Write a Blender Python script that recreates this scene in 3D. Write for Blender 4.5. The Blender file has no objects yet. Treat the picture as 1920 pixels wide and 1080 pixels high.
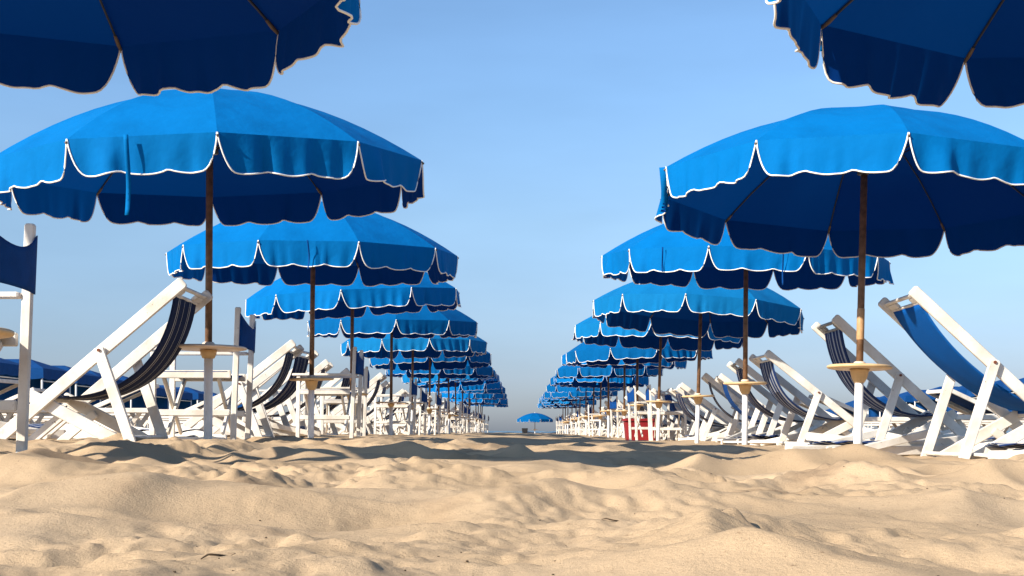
import bpy, math, random
import numpy as np
from mathutils import Vector, Matrix, Euler
random.seed(7)
S = bpy.context.scene
COL = S.collection
PI = math.pi

# ------------------------------------------------------------------ camera
CAMZ = 0.13
F_PX = 2380.0
cam = bpy.data.cameras.new('camera'); camo = bpy.data.objects.new('camera', cam); COL.objects.link(camo)
cam.sensor_width = 36.0; cam.lens = F_PX / 1920 * 36
cam.shift_x = -4 / 1920; cam.shift_y = 268 / 1920
cam.clip_start = 0.02; cam.clip_end = 40000
camo.location = (0, 0, CAMZ); camo.rotation_euler = (PI / 2, 0, 0)
S.camera = camo

# ------------------------------------------------------------------ sky, sun, exposure
SUN_DIR = Vector((-0.69, -0.53, 0.49)).normalized()
elev = math.asin(SUN_DIR.z); azim = math.atan2(SUN_DIR.x, SUN_DIR.y)
W = bpy.data.worlds.new("World"); S.world = W; W.use_nodes = True
nt = W.node_tree; bg = nt.nodes['Background']
sky = nt.nodes.new('ShaderNodeTexSky'); sky.sky_type = 'NISHITA'; sky.sun_disc = False
sky.sun_elevation = elev; sky.sun_rotation = azim
sky.air_density = 1.0; sky.dust_density = 0.6; sky.ozone_density = 2.5; sky.altitude = 0
hs = nt.nodes.new('ShaderNodeMix'); hs.data_type = 'RGBA'; hs.blend_type = 'MULTIPLY'; hs.inputs[0].default_value = 1
ramp = nt.nodes.new('ShaderNodeValToRGB')
tc = nt.nodes.new('ShaderNodeTexCoord'); sx = nt.nodes.new('ShaderNodeSeparateXYZ')
nt.links.new(tc.outputs['Generated'], sx.inputs[0]); nt.links.new(sx.outputs['Z'], ramp.inputs[0])
e = ramp.color_ramp.elements
e[0].position = 0.0; e[0].color = (0.33, 0.375, 0.56, 1)
e[1].position = 1.0; e[1].color = (0.80, 0.82, 0.82, 1)
for p_, c_ in ((0.04, (0.43, 0.465, 0.645, 1)), (0.09, (0.56, 0.595, 0.715, 1)), (0.16, (0.70, 0.745, 0.80, 1)), (0.25, (0.77, 0.88, 0.96, 1)), (0.36, (0.78, 0.90, 0.98, 1)),):
    q = e.new(p_); q.color = c_
nt.links.new(sky.outputs[0], hs.inputs[6]); nt.links.new(ramp.outputs[0], hs.inputs[7])
hn = nt.nodes.new('ShaderNodeTexNoise'); hn.inputs['Scale'].default_value = 5; hn.inputs['Detail'].default_value = 4
hm = nt.nodes.new('ShaderNodeMapping'); hm.inputs['Scale'].default_value = (1, 1, 4.5)
hr = nt.nodes.new('ShaderNodeMapRange'); hr.inputs[1].default_value = .3; hr.inputs[2].default_value = .7; hr.inputs[3].default_value = .96; hr.inputs[4].default_value = 1.05
hx = nt.nodes.new('ShaderNodeVectorMath'); hx.operation = 'SCALE'
nt.links.new(tc.outputs['Generated'], hm.inputs[0]); nt.links.new(hm.outputs[0], hn.inputs['Vector']); nt.links.new(hn.outputs[0], hr.inputs[0])
nt.links.new(hs.outputs[2], hx.inputs[0]); nt.links.new(hr.outputs[0], hx.inputs['Scale'])
nt.links.new(hx.outputs[0], bg.inputs[0]); bg.inputs[1].default_value = 0.12
sl = bpy.data.lights.new('sun', 'SUN'); sl.energy = 5.0; sl.angle = math.radians(0.55); sl.color = (1.0, 0.92, 0.80)
so = bpy.data.objects.new('sun', sl); COL.objects.link(so)
so.rotation_euler = SUN_DIR.to_track_quat('Z', 'Y').to_euler()
vs = S.view_settings
vs.view_transform = 'Standard'; vs.look = 'None'; vs.gamma = 1; vs.use_curve_mapping = False; vs.exposure = 0.75

# ------------------------------------------------------------------ materials
def mat(name, color, rough=0.7, spec=0.3, noise=0.0, nscale=20, bump=0.0, bscale=60, dark=None):
    m = bpy.data.materials.new(name); m.use_nodes = True; t = m.node_tree; b = t.nodes['Principled BSDF']
    b.inputs['Base Color'].default_value = (*color, 1); b.inputs['Roughness'].default_value = rough
    b.inputs['Specular IOR Level'].default_value = spec
    co = t.nodes.new('ShaderNodeTexCoord')
    if noise:
        n = t.nodes.new('ShaderNodeTexNoise'); n.inputs['Scale'].default_value = nscale; n.inputs['Detail'].default_value = 5
        t.links.new(co.outputs['Object'], n.inputs['Vector'])
        r = t.nodes.new('ShaderNodeValToRGB')
        d = dark or tuple(c * (1 - noise) for c in color)
        r.color_ramp.elements[0].position = 0.32; r.color_ramp.elements[0].color = (*d, 1)
        r.color_ramp.elements[1].position = 0.62; r.color_ramp.elements[1].color = (*color, 1)
        t.links.new(n.outputs[0], r.inputs[0]); t.links.new(r.outputs[0], b.inputs['Base Color'])
    if bump:
        n2 = t.nodes.new('ShaderNodeTexNoise'); n2.inputs['Scale'].default_value = bscale; n2.inputs['Detail'].default_value = 4
        t.links.new(co.outputs['Object'], n2.inputs['Vector'])
        bp = t.nodes.new('ShaderNodeBump'); bp.inputs['Strength'].default_value = bump; bp.inputs['Distance'].default_value = 0.01
        t.links.new(n2.outputs[0], bp.inputs['Height']); t.links.new(bp.outputs[0], b.inputs['Normal'])
    return m

def matw(name, color, rough, spec, *a, dark=None):
    m = mat(name, color, rough, spec, *a, dark=dark); t = m.node_tree; b = t.nodes['Principled BSDF']; co = t.nodes['Texture Coordinate']
    src = b.inputs['Base Color'].links[0].from_socket
    for sc, p0, p1, c in ((38, .30, .345, (.42, .34, .26)), (5, .22, .34, (.62, .56, .48)), (240, .2, .32, (.6, .55, .5))):
        n = t.nodes.new('ShaderNodeTexNoise'); n.inputs['Scale'].default_value = sc; n.inputs['Detail'].default_value = 6; n.inputs['Roughness'].default_value = .65
        t.links.new(co.outputs['Object'], n.inputs['Vector']); r = t.nodes.new('ShaderNodeValToRGB')
        r.color_ramp.elements[0].position = p0; r.color_ramp.elements[0].color = (*c, 1); r.color_ramp.elements[1].position = p1; r.color_ramp.elements[1].color = (1, 1, 1, 1)
        t.links.new(n.outputs[0], r.inputs[0]); mx = t.nodes.new('ShaderNodeMix'); mx.data_type = 'RGBA'; mx.blend_type = 'MULTIPLY'; mx.inputs[0].default_value = 1
        t.links.new(src, mx.inputs[6]); t.links.new(r.outputs[0], mx.inputs[7]); src = mx.outputs[2]
    t.links.new(src, b.inputs['Base Color']); return m
M = {}
M['white'] = matw('white_painted_wood', (0.77, 0.73, 0.66), 0.5, 0.35, 0.28, 7, 0.12, 60, dark=(0.58, 0.52, 0.44))
M['brown'] = mat('brown_wood', (0.20, 0.105, 0.055), 0.5, 0.4, 0.5, 25, 0.2, 80)
M['lightwood'] = mat('pale_wood', (0.52, 0.30, 0.14), 0.5, 0.4, 0.25, 30)
M['tablewood'] = mat('yellowed_table_plastic', (0.68, 0.47, 0.24), 0.45, 0.4, 0.2, 12)
M['tablepeach'] = mat('cream_table_plastic', (0.80, 0.62, 0.46), 0.45, 0.4, 0.12, 12)
M['sleeve'] = mat('white_pole_paint', (0.78, 0.77, 0.74), 0.4, 0.5, 0.15, 15)
M['metal'] = mat('dark_metal', (0.03, 0.035, 0.05), 0.4, 0.5)
M['tip'] = mat('beige_rib_tip', (0.14, 0.10, 0.07), 0.5, 0.4)
M['trim'] = mat('white_piping', (0.88, 0.86, 0.80), 0.6, 0.3)
M['navycloth'] = mat('navy_canvas', (0.001, 0.050, 0.215), 0.9, 0.15, 0.25, 8, 0.3, 300)
M['slingblue'] = mat('bright_royal_blue_canvas', (0.001, 0.085, 0.34), 0.9, 0.1, 0.15, 4, 0.25, 280)
M['bluecloth'] = mat('royal_blue_canvas', (0.001, 0.050, 0.19), 0.85, 0.15, 0.18, 5, 0.3, 300)
M['red'] = mat('red_plastic', (0.26, 0.014, 0.018), 0.45, 0.4, 0.2, 6)
M['black'] = mat('black_plastic', (0.012, 0.012, 0.014), 0.5, 0.4)
M['rust'] = mat('rusty_bolt', (0.16, 0.05, 0.025), 0.7, 0.3)
M['twig'] = mat('dark_driftwood', (0.10, 0.07, 0.045), 0.9, 0.1, 0.4, 60)
M['grey'] = mat('weathered_and_shade_grey_wood', (0.36, 0.34, 0.31), 0.7, 0.2, 0.3, 12, 0.3, 90)  # grey wood of the boat; on head boards it paints parasol shade

def cloth_two_sided(name, top, under, trans):
    m = bpy.data.materials.new(name); m.use_nodes = True; t = m.node_tree
    b = t.nodes['Principled BSDF']; out = t.nodes['Material Output']
    b.inputs['Roughness'].default_value = 0.8; b.inputs['Specular IOR Level'].default_value = 0.06
    g = t.nodes.new('ShaderNodeNewGeometry'); co = t.nodes.new('ShaderNodeTexCoord')
    n = t.nodes.new('ShaderNodeTexNoise'); n.inputs['Scale'].default_value = 3.0; n.inputs['Detail'].default_value = 6
    t.links.new(co.outputs['Object'], n.inputs['Vector'])
    r = t.nodes.new('ShaderNodeValToRGB')
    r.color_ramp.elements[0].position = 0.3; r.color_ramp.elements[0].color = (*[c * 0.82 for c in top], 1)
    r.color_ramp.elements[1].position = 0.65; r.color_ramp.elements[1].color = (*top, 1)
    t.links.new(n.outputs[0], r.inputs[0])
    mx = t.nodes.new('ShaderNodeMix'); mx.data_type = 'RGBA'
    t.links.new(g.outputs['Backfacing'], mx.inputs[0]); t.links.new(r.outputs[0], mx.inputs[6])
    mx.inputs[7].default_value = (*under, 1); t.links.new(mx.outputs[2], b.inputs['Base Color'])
    w = t.nodes.new('ShaderNodeTexNoise'); w.inputs['Scale'].default_value = 350; w.inputs['Detail'].default_value = 2
    w2 = t.nodes.new('ShaderNodeTexNoise'); w2.inputs['Scale'].default_value = 7; w2.inputs['Detail'].default_value = 3
    t.links.new(co.outputs['Object'], w.inputs['Vector']); t.links.new(co.outputs['Object'], w2.inputs['Vector'])
    bp = t.nodes.new('ShaderNodeBump'); bp.inputs['Strength'].default_value = 0.15; bp.inputs['Distance'].default_value = 0.004
    bp2 = t.nodes.new('ShaderNodeBump'); bp2.inputs['Strength'].default_value = 0.35; bp2.inputs['Distance'].default_value = 0.03
    t.links.new(w.outputs[0], bp.inputs['Height']); t.links.new(w2.outputs[0], bp2.inputs['Height'])
    t.links.new(bp2.outputs[0], bp.inputs['Normal']); t.links.new(bp.outputs[0], b.inputs['Normal'])
    tr = t.nodes.new('ShaderNodeBsdfTranslucent'); tr.inputs[0].default_value = (*trans, 1)
    ms = t.nodes.new('ShaderNodeMixShader'); ms.inputs[0].default_value = 0.13
    t.links.new(b.outputs[0], ms.inputs[1]); t.links.new(tr.outputs[0], ms.inputs[2]); t.links.new(ms.outputs[0], out.inputs[0])
    return m
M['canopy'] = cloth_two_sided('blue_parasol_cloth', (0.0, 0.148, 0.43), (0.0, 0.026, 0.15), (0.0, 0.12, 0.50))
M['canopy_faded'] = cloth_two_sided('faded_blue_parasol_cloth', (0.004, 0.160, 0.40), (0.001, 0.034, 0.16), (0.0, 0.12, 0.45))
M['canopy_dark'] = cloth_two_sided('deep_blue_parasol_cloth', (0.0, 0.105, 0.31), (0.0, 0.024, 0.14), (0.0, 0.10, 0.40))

def stripe_mat(name, base, stripes, scol):
    """stripes: list of (centre, halfwidth) along local y of the sling"""
    m = bpy.data.materials.new(name); m.use_nodes = True; t = m.node_tree; b = t.nodes['Principled BSDF']
    b.inputs['Roughness'].default_value = 0.85; b.inputs['Specular IOR Level'].default_value = 0.15
    co = t.nodes.new('ShaderNodeTexCoord'); s = t.nodes.new('ShaderNodeSeparateXYZ'); t.links.new(co.outputs['Object'], s.inputs[0])
    acc = None
    for c, h in stripes:
        a = t.nodes.new('ShaderNodeMath'); a.operation = 'COMPARE'; a.inputs[1].default_value = c; a.inputs[2].default_value = h
        t.links.new(s.outputs['Y'], a.inputs[0])
        if acc is None: acc = a
        else:
            q = t.nodes.new('ShaderNodeMath'); q.operation = 'MAXIMUM'
            t.links.new(acc.outputs[0], q.inputs[0]); t.links.new(a.outputs[0], q.inputs[1]); acc = q
    mx = t.nodes.new('ShaderNodeMix'); mx.data_type = 'RGBA'
    t.links.new(acc.outputs[0], mx.inputs[0]); mx.inputs[6].default_value = (*base, 1); mx.inputs[7].default_value = (*scol, 1)
    t.links.new(mx.outputs[2], b.inputs['Base Color'])
    return m
M['striped'] = stripe_mat('navy_canvas_with_cream_stripes', (0.006, 0.014, 0.05),
                          [(-0.135, .005), (-0.105, .003), (0.0, .0025), (0.095, .003), (0.125, .005)], (0.50, 0.46, 0.39))
M['greystriped'] = stripe_mat('navy_canvas_with_grey_stripes', (0.01, 0.028, 0.10),
                          [(-0.15, .02), (-0.06, .012), (0.03, .018), (0.12, .012), (0.17, .008)], (0.30, 0.32, 0.36))

# ------------------------------------------------------------------ helpers
class MB:
    def __init__(s): s.v = []; s.f = []; s.mi = []
    def face(s, vs_, mi=0): s.f.append(vs_); s.mi.append(mi)
    def ring_tube(s, rings, cap=True, mi=0, closed=True):
        base = len(s.v); n = len(rings[0])
        for r in rings: s.v += [tuple(p) for p in r]
        for i in range(len(rings) - 1):
            for j in range(n if closed else n - 1):
                a = base + i * n + j; b = base + i * n + (j + 1) % n
                s.face((a, b, b + n, a + n), mi)
        if cap:
            s.face(tuple(base + j for j in range(n))[::-1], mi)
            s.face(tuple(base + (len(rings) - 1) * n + j for j in range(n)), mi)
    def plank(s, p0, p1, w, t, side, ch=0.004, rnd=True, mi=0):
        """plank from p0 to p1; t = thickness along `side`, w = width across; chamfered edges, eased ends"""
        p0 = Vector(p0); p1 = Vector(p1); d = (p1 - p0); L = d.length; d.normalize()
        a = Vector(side); a = (a - d * a.dot(d)).normalized(); b = d.cross(a).normalized()
        def ring(p, k):
            W_ = w / 2 - k; T_ = t / 2 - k * 0.6; c = min(ch, T_ * .8)
            return [p + b * x + a * y for x, y in ((W_, T_ - c), (W_ - c, T_), (-W_ + c, T_), (-W_, T_ - c), (-W_, -T_ + c), (-W_ + c, -T_), (W_ - c, -T_), (W_, -T_ + c))]
        if rnd:
            e_ = min(w * .22, L * .2)
            rings = [ring(p0, w * .16), ring(p0 + d * e_ * .4, w * .06), ring(p0 + d * e_, 0), ring(p1 - d * e_, 0), ring(p1 - d * e_ * .4, w * .06), ring(p1, w * .16)]
        else:
            rings = [ring(p0, ch), ring(p0 + d * ch, 0), ring(p1 - d * ch, 0), ring(p1, ch)]
        s.ring_tube(rings, mi=mi)
    def tube(s, pts, r, n=8, mi=0, cap=True):
        pts = [Vector(p) for p in pts]; rings = []
        for i, p in enumerate(pts):
            d = (pts[min(i + 1, len(pts) - 1)] - pts[max(i - 1, 0)]).normalized()
            up = Vector((0, 0, 1)) if abs(d.z) < .9 else Vector((1, 0, 0))
            a = d.cross(up).normalized(); b = a.cross(d)
            rr = r[i] if isinstance(r, (list, tuple)) else r
            rings.append([p + (a * math.cos(2 * PI * k / n) + b * math.sin(2 * PI * k / n)) * rr for k in range(n)])
        s.ring_tube(rings, cap, mi)
    def lathe(s, prof, n=24, c=(0, 0, 0), mi=0):
        s.ring_tube([[(c[0] + r * math.cos(2 * PI * k / n), c[1] + r * math.sin(2 * PI * k / n), c[2] + z) for k in range(n)] for r, z in prof], True, mi)
    def grid(s, P, mi=0):
        """P[i][j] points"""
        base = len(s.v); m = len(P[0])
        for row in P: s.v += [tuple(p) for p in row]
        for i in range(len(P) - 1):
            for j in range(m - 1):
                a = base + i * m + j; s.face((a, a + 1, a + m + 1, a + m), mi)
    def sheet(s, P, th, mi=0):
        """closed thin cloth from a grid, thickness th along its normals"""
        n = len(P); m = len(P[0]); Q = []
        for i in range(n):
            r = []
            for j in range(m):
                du = Vector(P[min(i + 1, n - 1)][j]) - Vector(P[max(i - 1, 0)][j]); dv = Vector(P[i][min(j + 1, m - 1)]) - Vector(P[i][max(j - 1, 0)])
                nn = du.cross(dv).normalized(); r.append(Vector(P[i][j]) + nn * th)
            Q.append(r)
        base = len(s.v)
        s.grid(P, mi); s.grid([r[::-1] for r in Q], mi)
        A = lambda i, j: base + i * m + j
        B = lambda i, j: base + n * m + i * m + (m - 1 - j)
        for i in range(n - 1):
            s.face((A(i, 0), A(i + 1, 0), B(i + 1, 0), B(i, 0)), mi); s.face((A(i + 1, m - 1), A(i, m - 1), B(i, m - 1), B(i + 1, m - 1)), mi)
        for j in range(m - 1):
            s.face((A(0, j + 1), A(0, j), B(0, j), B(0, j + 1)), mi); s.face((A(n - 1, j), A(n - 1, j + 1), B(n - 1, j + 1), B(n - 1, j)), mi)
    def mesh(s, name, material, smooth=False):
        me = bpy.data.meshes.new(name); me.from_pydata(s.v, [], s.f)
        for m_ in (material if isinstance(material, (list, tuple)) else [material]): me.materials.append(m_)
        if smooth: me.polygons.foreach_set('use_smooth', [True] * len(me.polygons))
        if any(s.mi): me.polygons.foreach_set('material_index', s.mi)
        me.update(); return me

def link(name, data, parent=None, mtx=None):
    o = bpy.data.objects.new(name, data); COL.objects.link(o)
    if parent: o.parent = parent
    if mtx is not None: o.matrix_basis = mtx
    return o
def thing(name, label, cat, loc=(0, 0, 0), rz=0, group=None):
    o = bpy.data.objects.new(name, None); COL.objects.link(o); o.empty_display_size = .1
    o.location = loc; o.rotation_euler = (0, 0, rz); o['label'] = label; o['category'] = cat
    if group: o['group'] = group
    return o
def tag(o, label, cat, group=None):
    o['label'] = label; o['category'] = cat
    if group: o['group'] = group
    return o
def kids(o): return [c for c in ALLKIDS.get(o.name, [])]
def copy_thing(src, loc, rz, label, group):
    r = src.copy(); COL.objects.link(r); r.location = loc; r.rotation_euler = (0, 0, rz); r['label'] = label; r['group'] = group
    for ch in list(src.children):
        c = ch.copy(); COL.objects.link(c); c.parent = r
        for g in list(ch.children):
            d = g.copy(); COL.objects.link(d); d.parent = c
    return r
ORD = ['', 'first', 'second', 'third', 'fourth', 'fifth', 'sixth', 'seventh', 'eighth', 'ninth', 'tenth', 'eleventh', 'twelfth', 'thirteenth', 'fourteenth', 'fifteenth', 'sixteenth', 'seventeenth']

# ------------------------------------------------------------------ sand height field
def _h(ix, iy, k):
    v = np.sin(ix * 127.1 + iy * 311.7 + k * 74.7) * 43758.5453
    return v - np.floor(v)
def vnoise(x, y, k=0):
    ix = np.floor(x); iy = np.floor(y); fx = x - ix; fy = y - iy
    fx = fx * fx * fx * (fx * (fx * 6 - 15) + 10); fy = fy * fy * fy * (fy * (fy * 6 - 15) + 10)
    a = _h(ix, iy, k); b = _h(ix + 1, iy, k); c = _h(ix, iy + 1, k); d = _h(ix + 1, iy + 1, k)
    return (a * (1 - fx) + b * fx) * (1 - fy) + (c * (1 - fx) + d * fx) * fy - 0.5
def pits(x, y, k, soft=14.0):
    """trampled sand: smooth bowls (distance squared to jittered points) meeting in ridges"""
    ix = np.floor(x); iy = np.floor(y); acc = np.zeros_like(x)
    for dx in (-1, 0, 1):
        for dy in (-1, 0, 1):
            cx = ix + dx; cy = iy + dy
            px = cx + .5 + (_h(cx, cy, k) - .5) * .9; py = cy + .5 + (_h(cx, cy, k + 1) - .5) * .9
            dep = _h(cx, cy, k + 2) * .35
            d2 = (x - px) ** 2 + (y - py) ** 2 + .38 - dep
            acc += np.exp(-soft * d2)
    return -np.log(acc + 1e-9) / soft
def height(x, y):
    x = np.asarray(x, float); y = np.asarray(y, float)
    wx = x + .10 * vnoise(x * 3.1, y * 3.1, 5) * 2 + .03 * vnoise(x * 9, y * 9, 6); wy = y + .10 * vnoise(x * 3.1, y * 3.1, 8) * 2 + .03 * vnoise(x * 9, y * 9, 9)
    r = np.sqrt(x * x + y * y)
    near = np.clip(1 - (r - 5) / 9, 0, 1)
    cls = np.clip(.48 + .18 * (r - 1.0), .48, 1)
    z = 0.085 * (pits(wx / .27, wy / .30, 11) - .28) * (0.45 + 0.9 * np.clip(vnoise(x * .9 + 3, y * .9, 3) + .5, 0, 1)) * near
    z += 0.030 * (pits(wx / .62 + 3.3, wy / .66 + 1.7, 21) - .28) * 1.5
    z += 0.030 * vnoise(x * 4.2, y * 4.2, 31) * near
    rg = np.abs(vnoise(wx * 5.5 + 7, wy * 5.5, 51)) * 2
    z += 0.020 * (0.3 - rg) * near * np.clip(.35 + 1.6 * vnoise(x * 1.1, y * 1.1, 52), 0, 1)
    cl = np.clip(5 * (vnoise(x * 2.1 + 4.7, y * 2.1, 53) - .12), 0, 1) * near
    z += cl * (0.016 * vnoise(x * 28, y * 28, 54) + 0.010 * vnoise(x * 60, y * 60, 55) + 0.022 * vnoise(x * 12, y * 12, 56))
    z += 0.006 * vnoise(x * 14, y * 14, 32) * near * np.clip(.2 + 2 * vnoise(x * 1.7, y * 1.7, 33), 0, 1) * 2
    z *= cls
    lump = sum(a_ * np.exp(-((x - x0) / s_) ** 2 - ((y - y0) / (s_ * 1.4)) ** 2) for x0, y0, s_, a_ in ((-.50, 1.42, .09, 1.2), (-.40, 1.62, .10, 1), (-.28, 1.5, .06, 1), (.28, 2.1, .10, .6), (-.2, 2.6, .16, 1), (.15, 1.8, .07, .6), (.9, 3.2, .2, .8), (-.9, 3.4, .3, 1)))
    z += lump * (0.010 * vnoise(x * 34, y * 34, 71) + 0.007 * np.abs(vnoise(x * 55, y * 55, 72)) + 0.014 * vnoise(x * 17, y * 17, 73))
    z += 0.0016 * vnoise(x * 70, y * 70, 74) * np.clip(1.4 - r / 3.5, 0, 1)
    for x0, y0 in ((-1.80, 7.56), (2.07, 7.66), (-1.74, 11.04), (2.03, 11.19), (-1.80, 4.6), (-1.8, 4.1)):
        z += .022 * np.exp(-(((x - x0) / .13) ** 2 + ((y - y0) / .16) ** 2))
    z += 0.040 * vnoise(x * .55, y * .55, 41) * np.clip(.25 + .2 * (r - 1), .25, 1)
    z += 0.0025 * vnoise(x * 45, y * 45, 35) * np.clip(1 - r / 3.5, 0, 1) * np.clip(4 * (vnoise(x * 3.3 + 9, y * 3.3, 36) - .05), 0, 1) * 3
    # single heaps and hollows of the foreground: (x, y, half width left, right, depth, height)
    for x0, y0, sl_, sr_, sy_, a_ in ((-.60, 2.0, .15, .055, .16, .040), (-.44, 2.15, .10, .13, .14, .026), (-.24, 1.85, .09, .09, .10, -.030), (.20, 1.38, .11, .045, .09, .020),
                                      (.25, 2.2, .08, .02, .10, .020), (.47, 1.5, .09, .04, .08, .014), (-1.0, 3.25, .30, .09, .16, .034), (-.47, 1.35, .06, .06, .06, -.024),
                                      (-.36, 1.25, .07, .03, .05, .014), (.05, 2.7, .2, .1, .12, .018), (.75, 2.5, .16, .06, .14, .022), (-.13, 1.15, .1, .035, .06, .012)):
        dx_ = x - x0 + .03 * vnoise(y * 6 + x0, x * 6, 60); q_ = np.where(dx_ < 0, np.exp(-(dx_ / sl_) ** 2 * .9), 1 / (1 + (np.abs(dx_) / sr_) ** 2.2))
        z += a_ * q_ * np.exp(-((y - y0) / sy_) ** 2)
    # wide lie of the beach: a little higher on the left rows, lower on the right, dropping to the water
    s = np.clip((y - 3) / 4, 0, 1)
    z += s * (-0.042) * np.tanh(x / 1.6) + s * 0.010
    z *= np.clip(1 - (y - 70) / 10, 0.15, 1)
    d = np.clip(y - 66, 0, None)
    z -= np.minimum(d * d / 500 * 1.2, 0.9 + d * 0.02)
    z -= 0.040 * np.exp(-((x - 2.0) / 1.3) ** 2 - ((y - 6.2) / 2.6) ** 2) + 0.018 * np.exp(-((x + 2.0) / 1.2) ** 2 - ((y - 5.2) / 2.0) ** 2)
    # keep the camera's own spot clear
    z -= 0.05 * np.exp(-(r / .45) ** 2)
    z -= 0.012 * np.exp(-((y - 1.2) / .5) ** 2)
    return z
def gz(x, y): return float(height(np.array([x]), np.array([y]))[0])

def build_sand():
    ax, ay = 0.0, -1.3
    dense = np.linspace(-33, 33, 720); rest = np.linspace(33, 327, 70)[1:-1]
    ang = np.radians(np.concatenate([dense, rest]))
    rad = [0.3]
    while rad[-1] < 1.9: rad.append(rad[-1] * 1.04)
    while rad[-1] < 5.5: rad.append(rad[-1] * 1.0034)
    while rad[-1] < 16: rad.append(rad[-1] * 1.0050)
    while rad[-1] < 110: rad.append(rad[-1] * 1.012)
    while rad[-1] < 3000: rad.append(rad[-1] * 1.25)
    rad = np.array(rad); A, Rr = np.meshgrid(ang, rad)
    X = ax + Rr * np.sin(A); Y = ay + Rr * np.cos(A); Z = height(X, Y)
    n, m = X.shape
    V = np.stack([X, Y, Z], -1).reshape(-1, 3); V = np.vstack([V, [[ax, ay, float(Z[0].mean())]]])
    i = np.arange(n - 1)[:, None]; j = np.arange(m)[None, :]; j2 = (j + 1) % m
    F = np.stack([i * m + j, (i + 1) * m + j, (i + 1) * m + j2, i * m + j2], -1).reshape(-1, 4)
    me = bpy.data.meshes.new('sand'); T = np.stack([np.full(m, n * m), np.arange(m), (np.arange(m) + 1) % m], -1)
    nl = F.size + T.size
    me.vertices.add(len(V)); me.vertices.foreach_set('co', V.astype(np.float32).ravel())
    me.loops.add(nl); me.loops.foreach_set('vertex_index', np.concatenate([F[:, ::-1].ravel(), T[:, ::-1].ravel()]).astype(np.int32))
    me.polygons.add(len(F) + len(T))
    st = np.concatenate([np.arange(len(F)) * 4, F.size + np.arange(len(T)) * 3]).astype(np.int32)
    me.polygons.foreach_set('loop_start', st); me.update(calc_edges=True); me.validate()
    me.polygons.foreach_set('use_smooth', np.ones(len(me.polygons), bool))
    m_ = bpy.data.materials.new('dry_sand'); m_.use_nodes = True; t = m_.node_tree; b = t.nodes['Principled BSDF']
    b.inputs['Roughness'].default_value = 0.95; b.inputs['Specular IOR Level'].default_value = 0.08
    g = t.nodes.new('ShaderNodeNewGeometry')
    def noise(sc, det=4):
        n_ = t.nodes.new('ShaderNodeTexNoise'); n_.inputs['Scale'].default_value = sc; n_.inputs['Detail'].default_value = det
        t.links.new(g.outputs['Position'], n_.inputs['Vector']); return n_
    def rampn(src, stops):
        r_ = t.nodes.new('ShaderNodeValToRGB'); el = r_.color_ramp.elements
        el[0].position, el[0].color = stops[0][0], (*stops[0][1], 1); el[1].position, el[1].color = stops[-1][0], (*stops[-1][1], 1)
        for p_, c_ in stops[1:-1]: q_ = el.new(p_); q_.color = (*c_, 1)
        t.links.new(src.outputs[0], r_.inputs[0]); return r_
    big = rampn(noise(1.6, 6), [(0.3, (0.43, 0.305, 0.185)), (0.5, (0.51, 0.367, 0.228)), (0.7, (0.56, 0.41, 0.262))])
    grain = rampn(noise(900, 2), [(0.3, (0.72, 0.72, 0.72)), (0.7, (1.12, 1.12, 1.12))])
    fleck = rampn(noise(140, 3), [(0.25, (0.55, 0.5, 0.45)), (0.36, (1, 1, 1))])
    patch = rampn(noise(2.7, 7), [(0.30, (0.60, 0.57, 0.56)), (0.42, (1, 1, 1))])
    prev = big
    for r_ in (grain, fleck, patch):
        mx = t.nodes.new('ShaderNodeMix'); mx.data_type = 'RGBA'; mx.blend_type = 'MULTIPLY'; mx.inputs[0].default_value = 0.7
        t.links.new(prev.outputs[2] if prev.bl_idname == 'ShaderNodeMix' else prev.outputs[0], mx.inputs[6]); t.links.new(r_.outputs[0], mx.inputs[7]); prev = mx
    t.links.new(prev.outputs[2], b.inputs['Base Color'])
    last = None
    for sc, st_, di in ((1400, .9, .0012), (260, .5, .0022), (90, .35, .003), (22, .12, .008)):
        bp = t.nodes.new('ShaderNodeBump'); bp.inputs['Strength'].default_value = st_; bp.inputs['Distance'].default_value = di
        t.links.new(noise(sc, 4).outputs[0], bp.inputs['Height'])
        if last: t.links.new(last.outputs[0], bp.inputs['Normal'])
        last = bp
    t.links.new(last.outputs[0], b.inputs['Normal'])
    me.materials.append(m_)
    o = link('beach_sand', me); o['kind'] = 'structure'
build_sand()

def build_sea():
    mb = MB(); N = 64; ys = [92, 130, 200, 400, 1000, 3000, 9000, 30000]
    mb.grid([[(x, y, -0.80) for x in (-30000, -3000, -400, 0, 400, 3000, 30000)] for y in ys[::-1]])
    m = bpy.data.materials.new('hazy_sea'); m.use_nodes = True; t = m.node_tree; b = t.nodes['Principled BSDF']
    b.inputs['Base Color'].default_value = (0.02, 0.06, 0.09, 1); b.inputs['Roughness'].default_value = 0.25
    n = t.nodes.new('ShaderNodeTexNoise'); n.inputs['Scale'].default_value = 1.4; n.inputs['Detail'].default_value = 6
    g = t.nodes.new('ShaderNodeNewGeometry'); t.links.new(g.outputs['Position'], n.inputs['Vector'])
    bp = t.nodes.new('ShaderNodeBump'); bp.inputs['Strength'].default_value = .6; bp.inputs['Distance'].default_value = .3
    t.links.new(n.outputs[0], bp.inputs['Height']); t.links.new(bp.outputs[0], b.inputs['Normal'])
    o = link('sea', mb.mesh('sea', m)); o['kind'] = 'structure'
build_sea()

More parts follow.
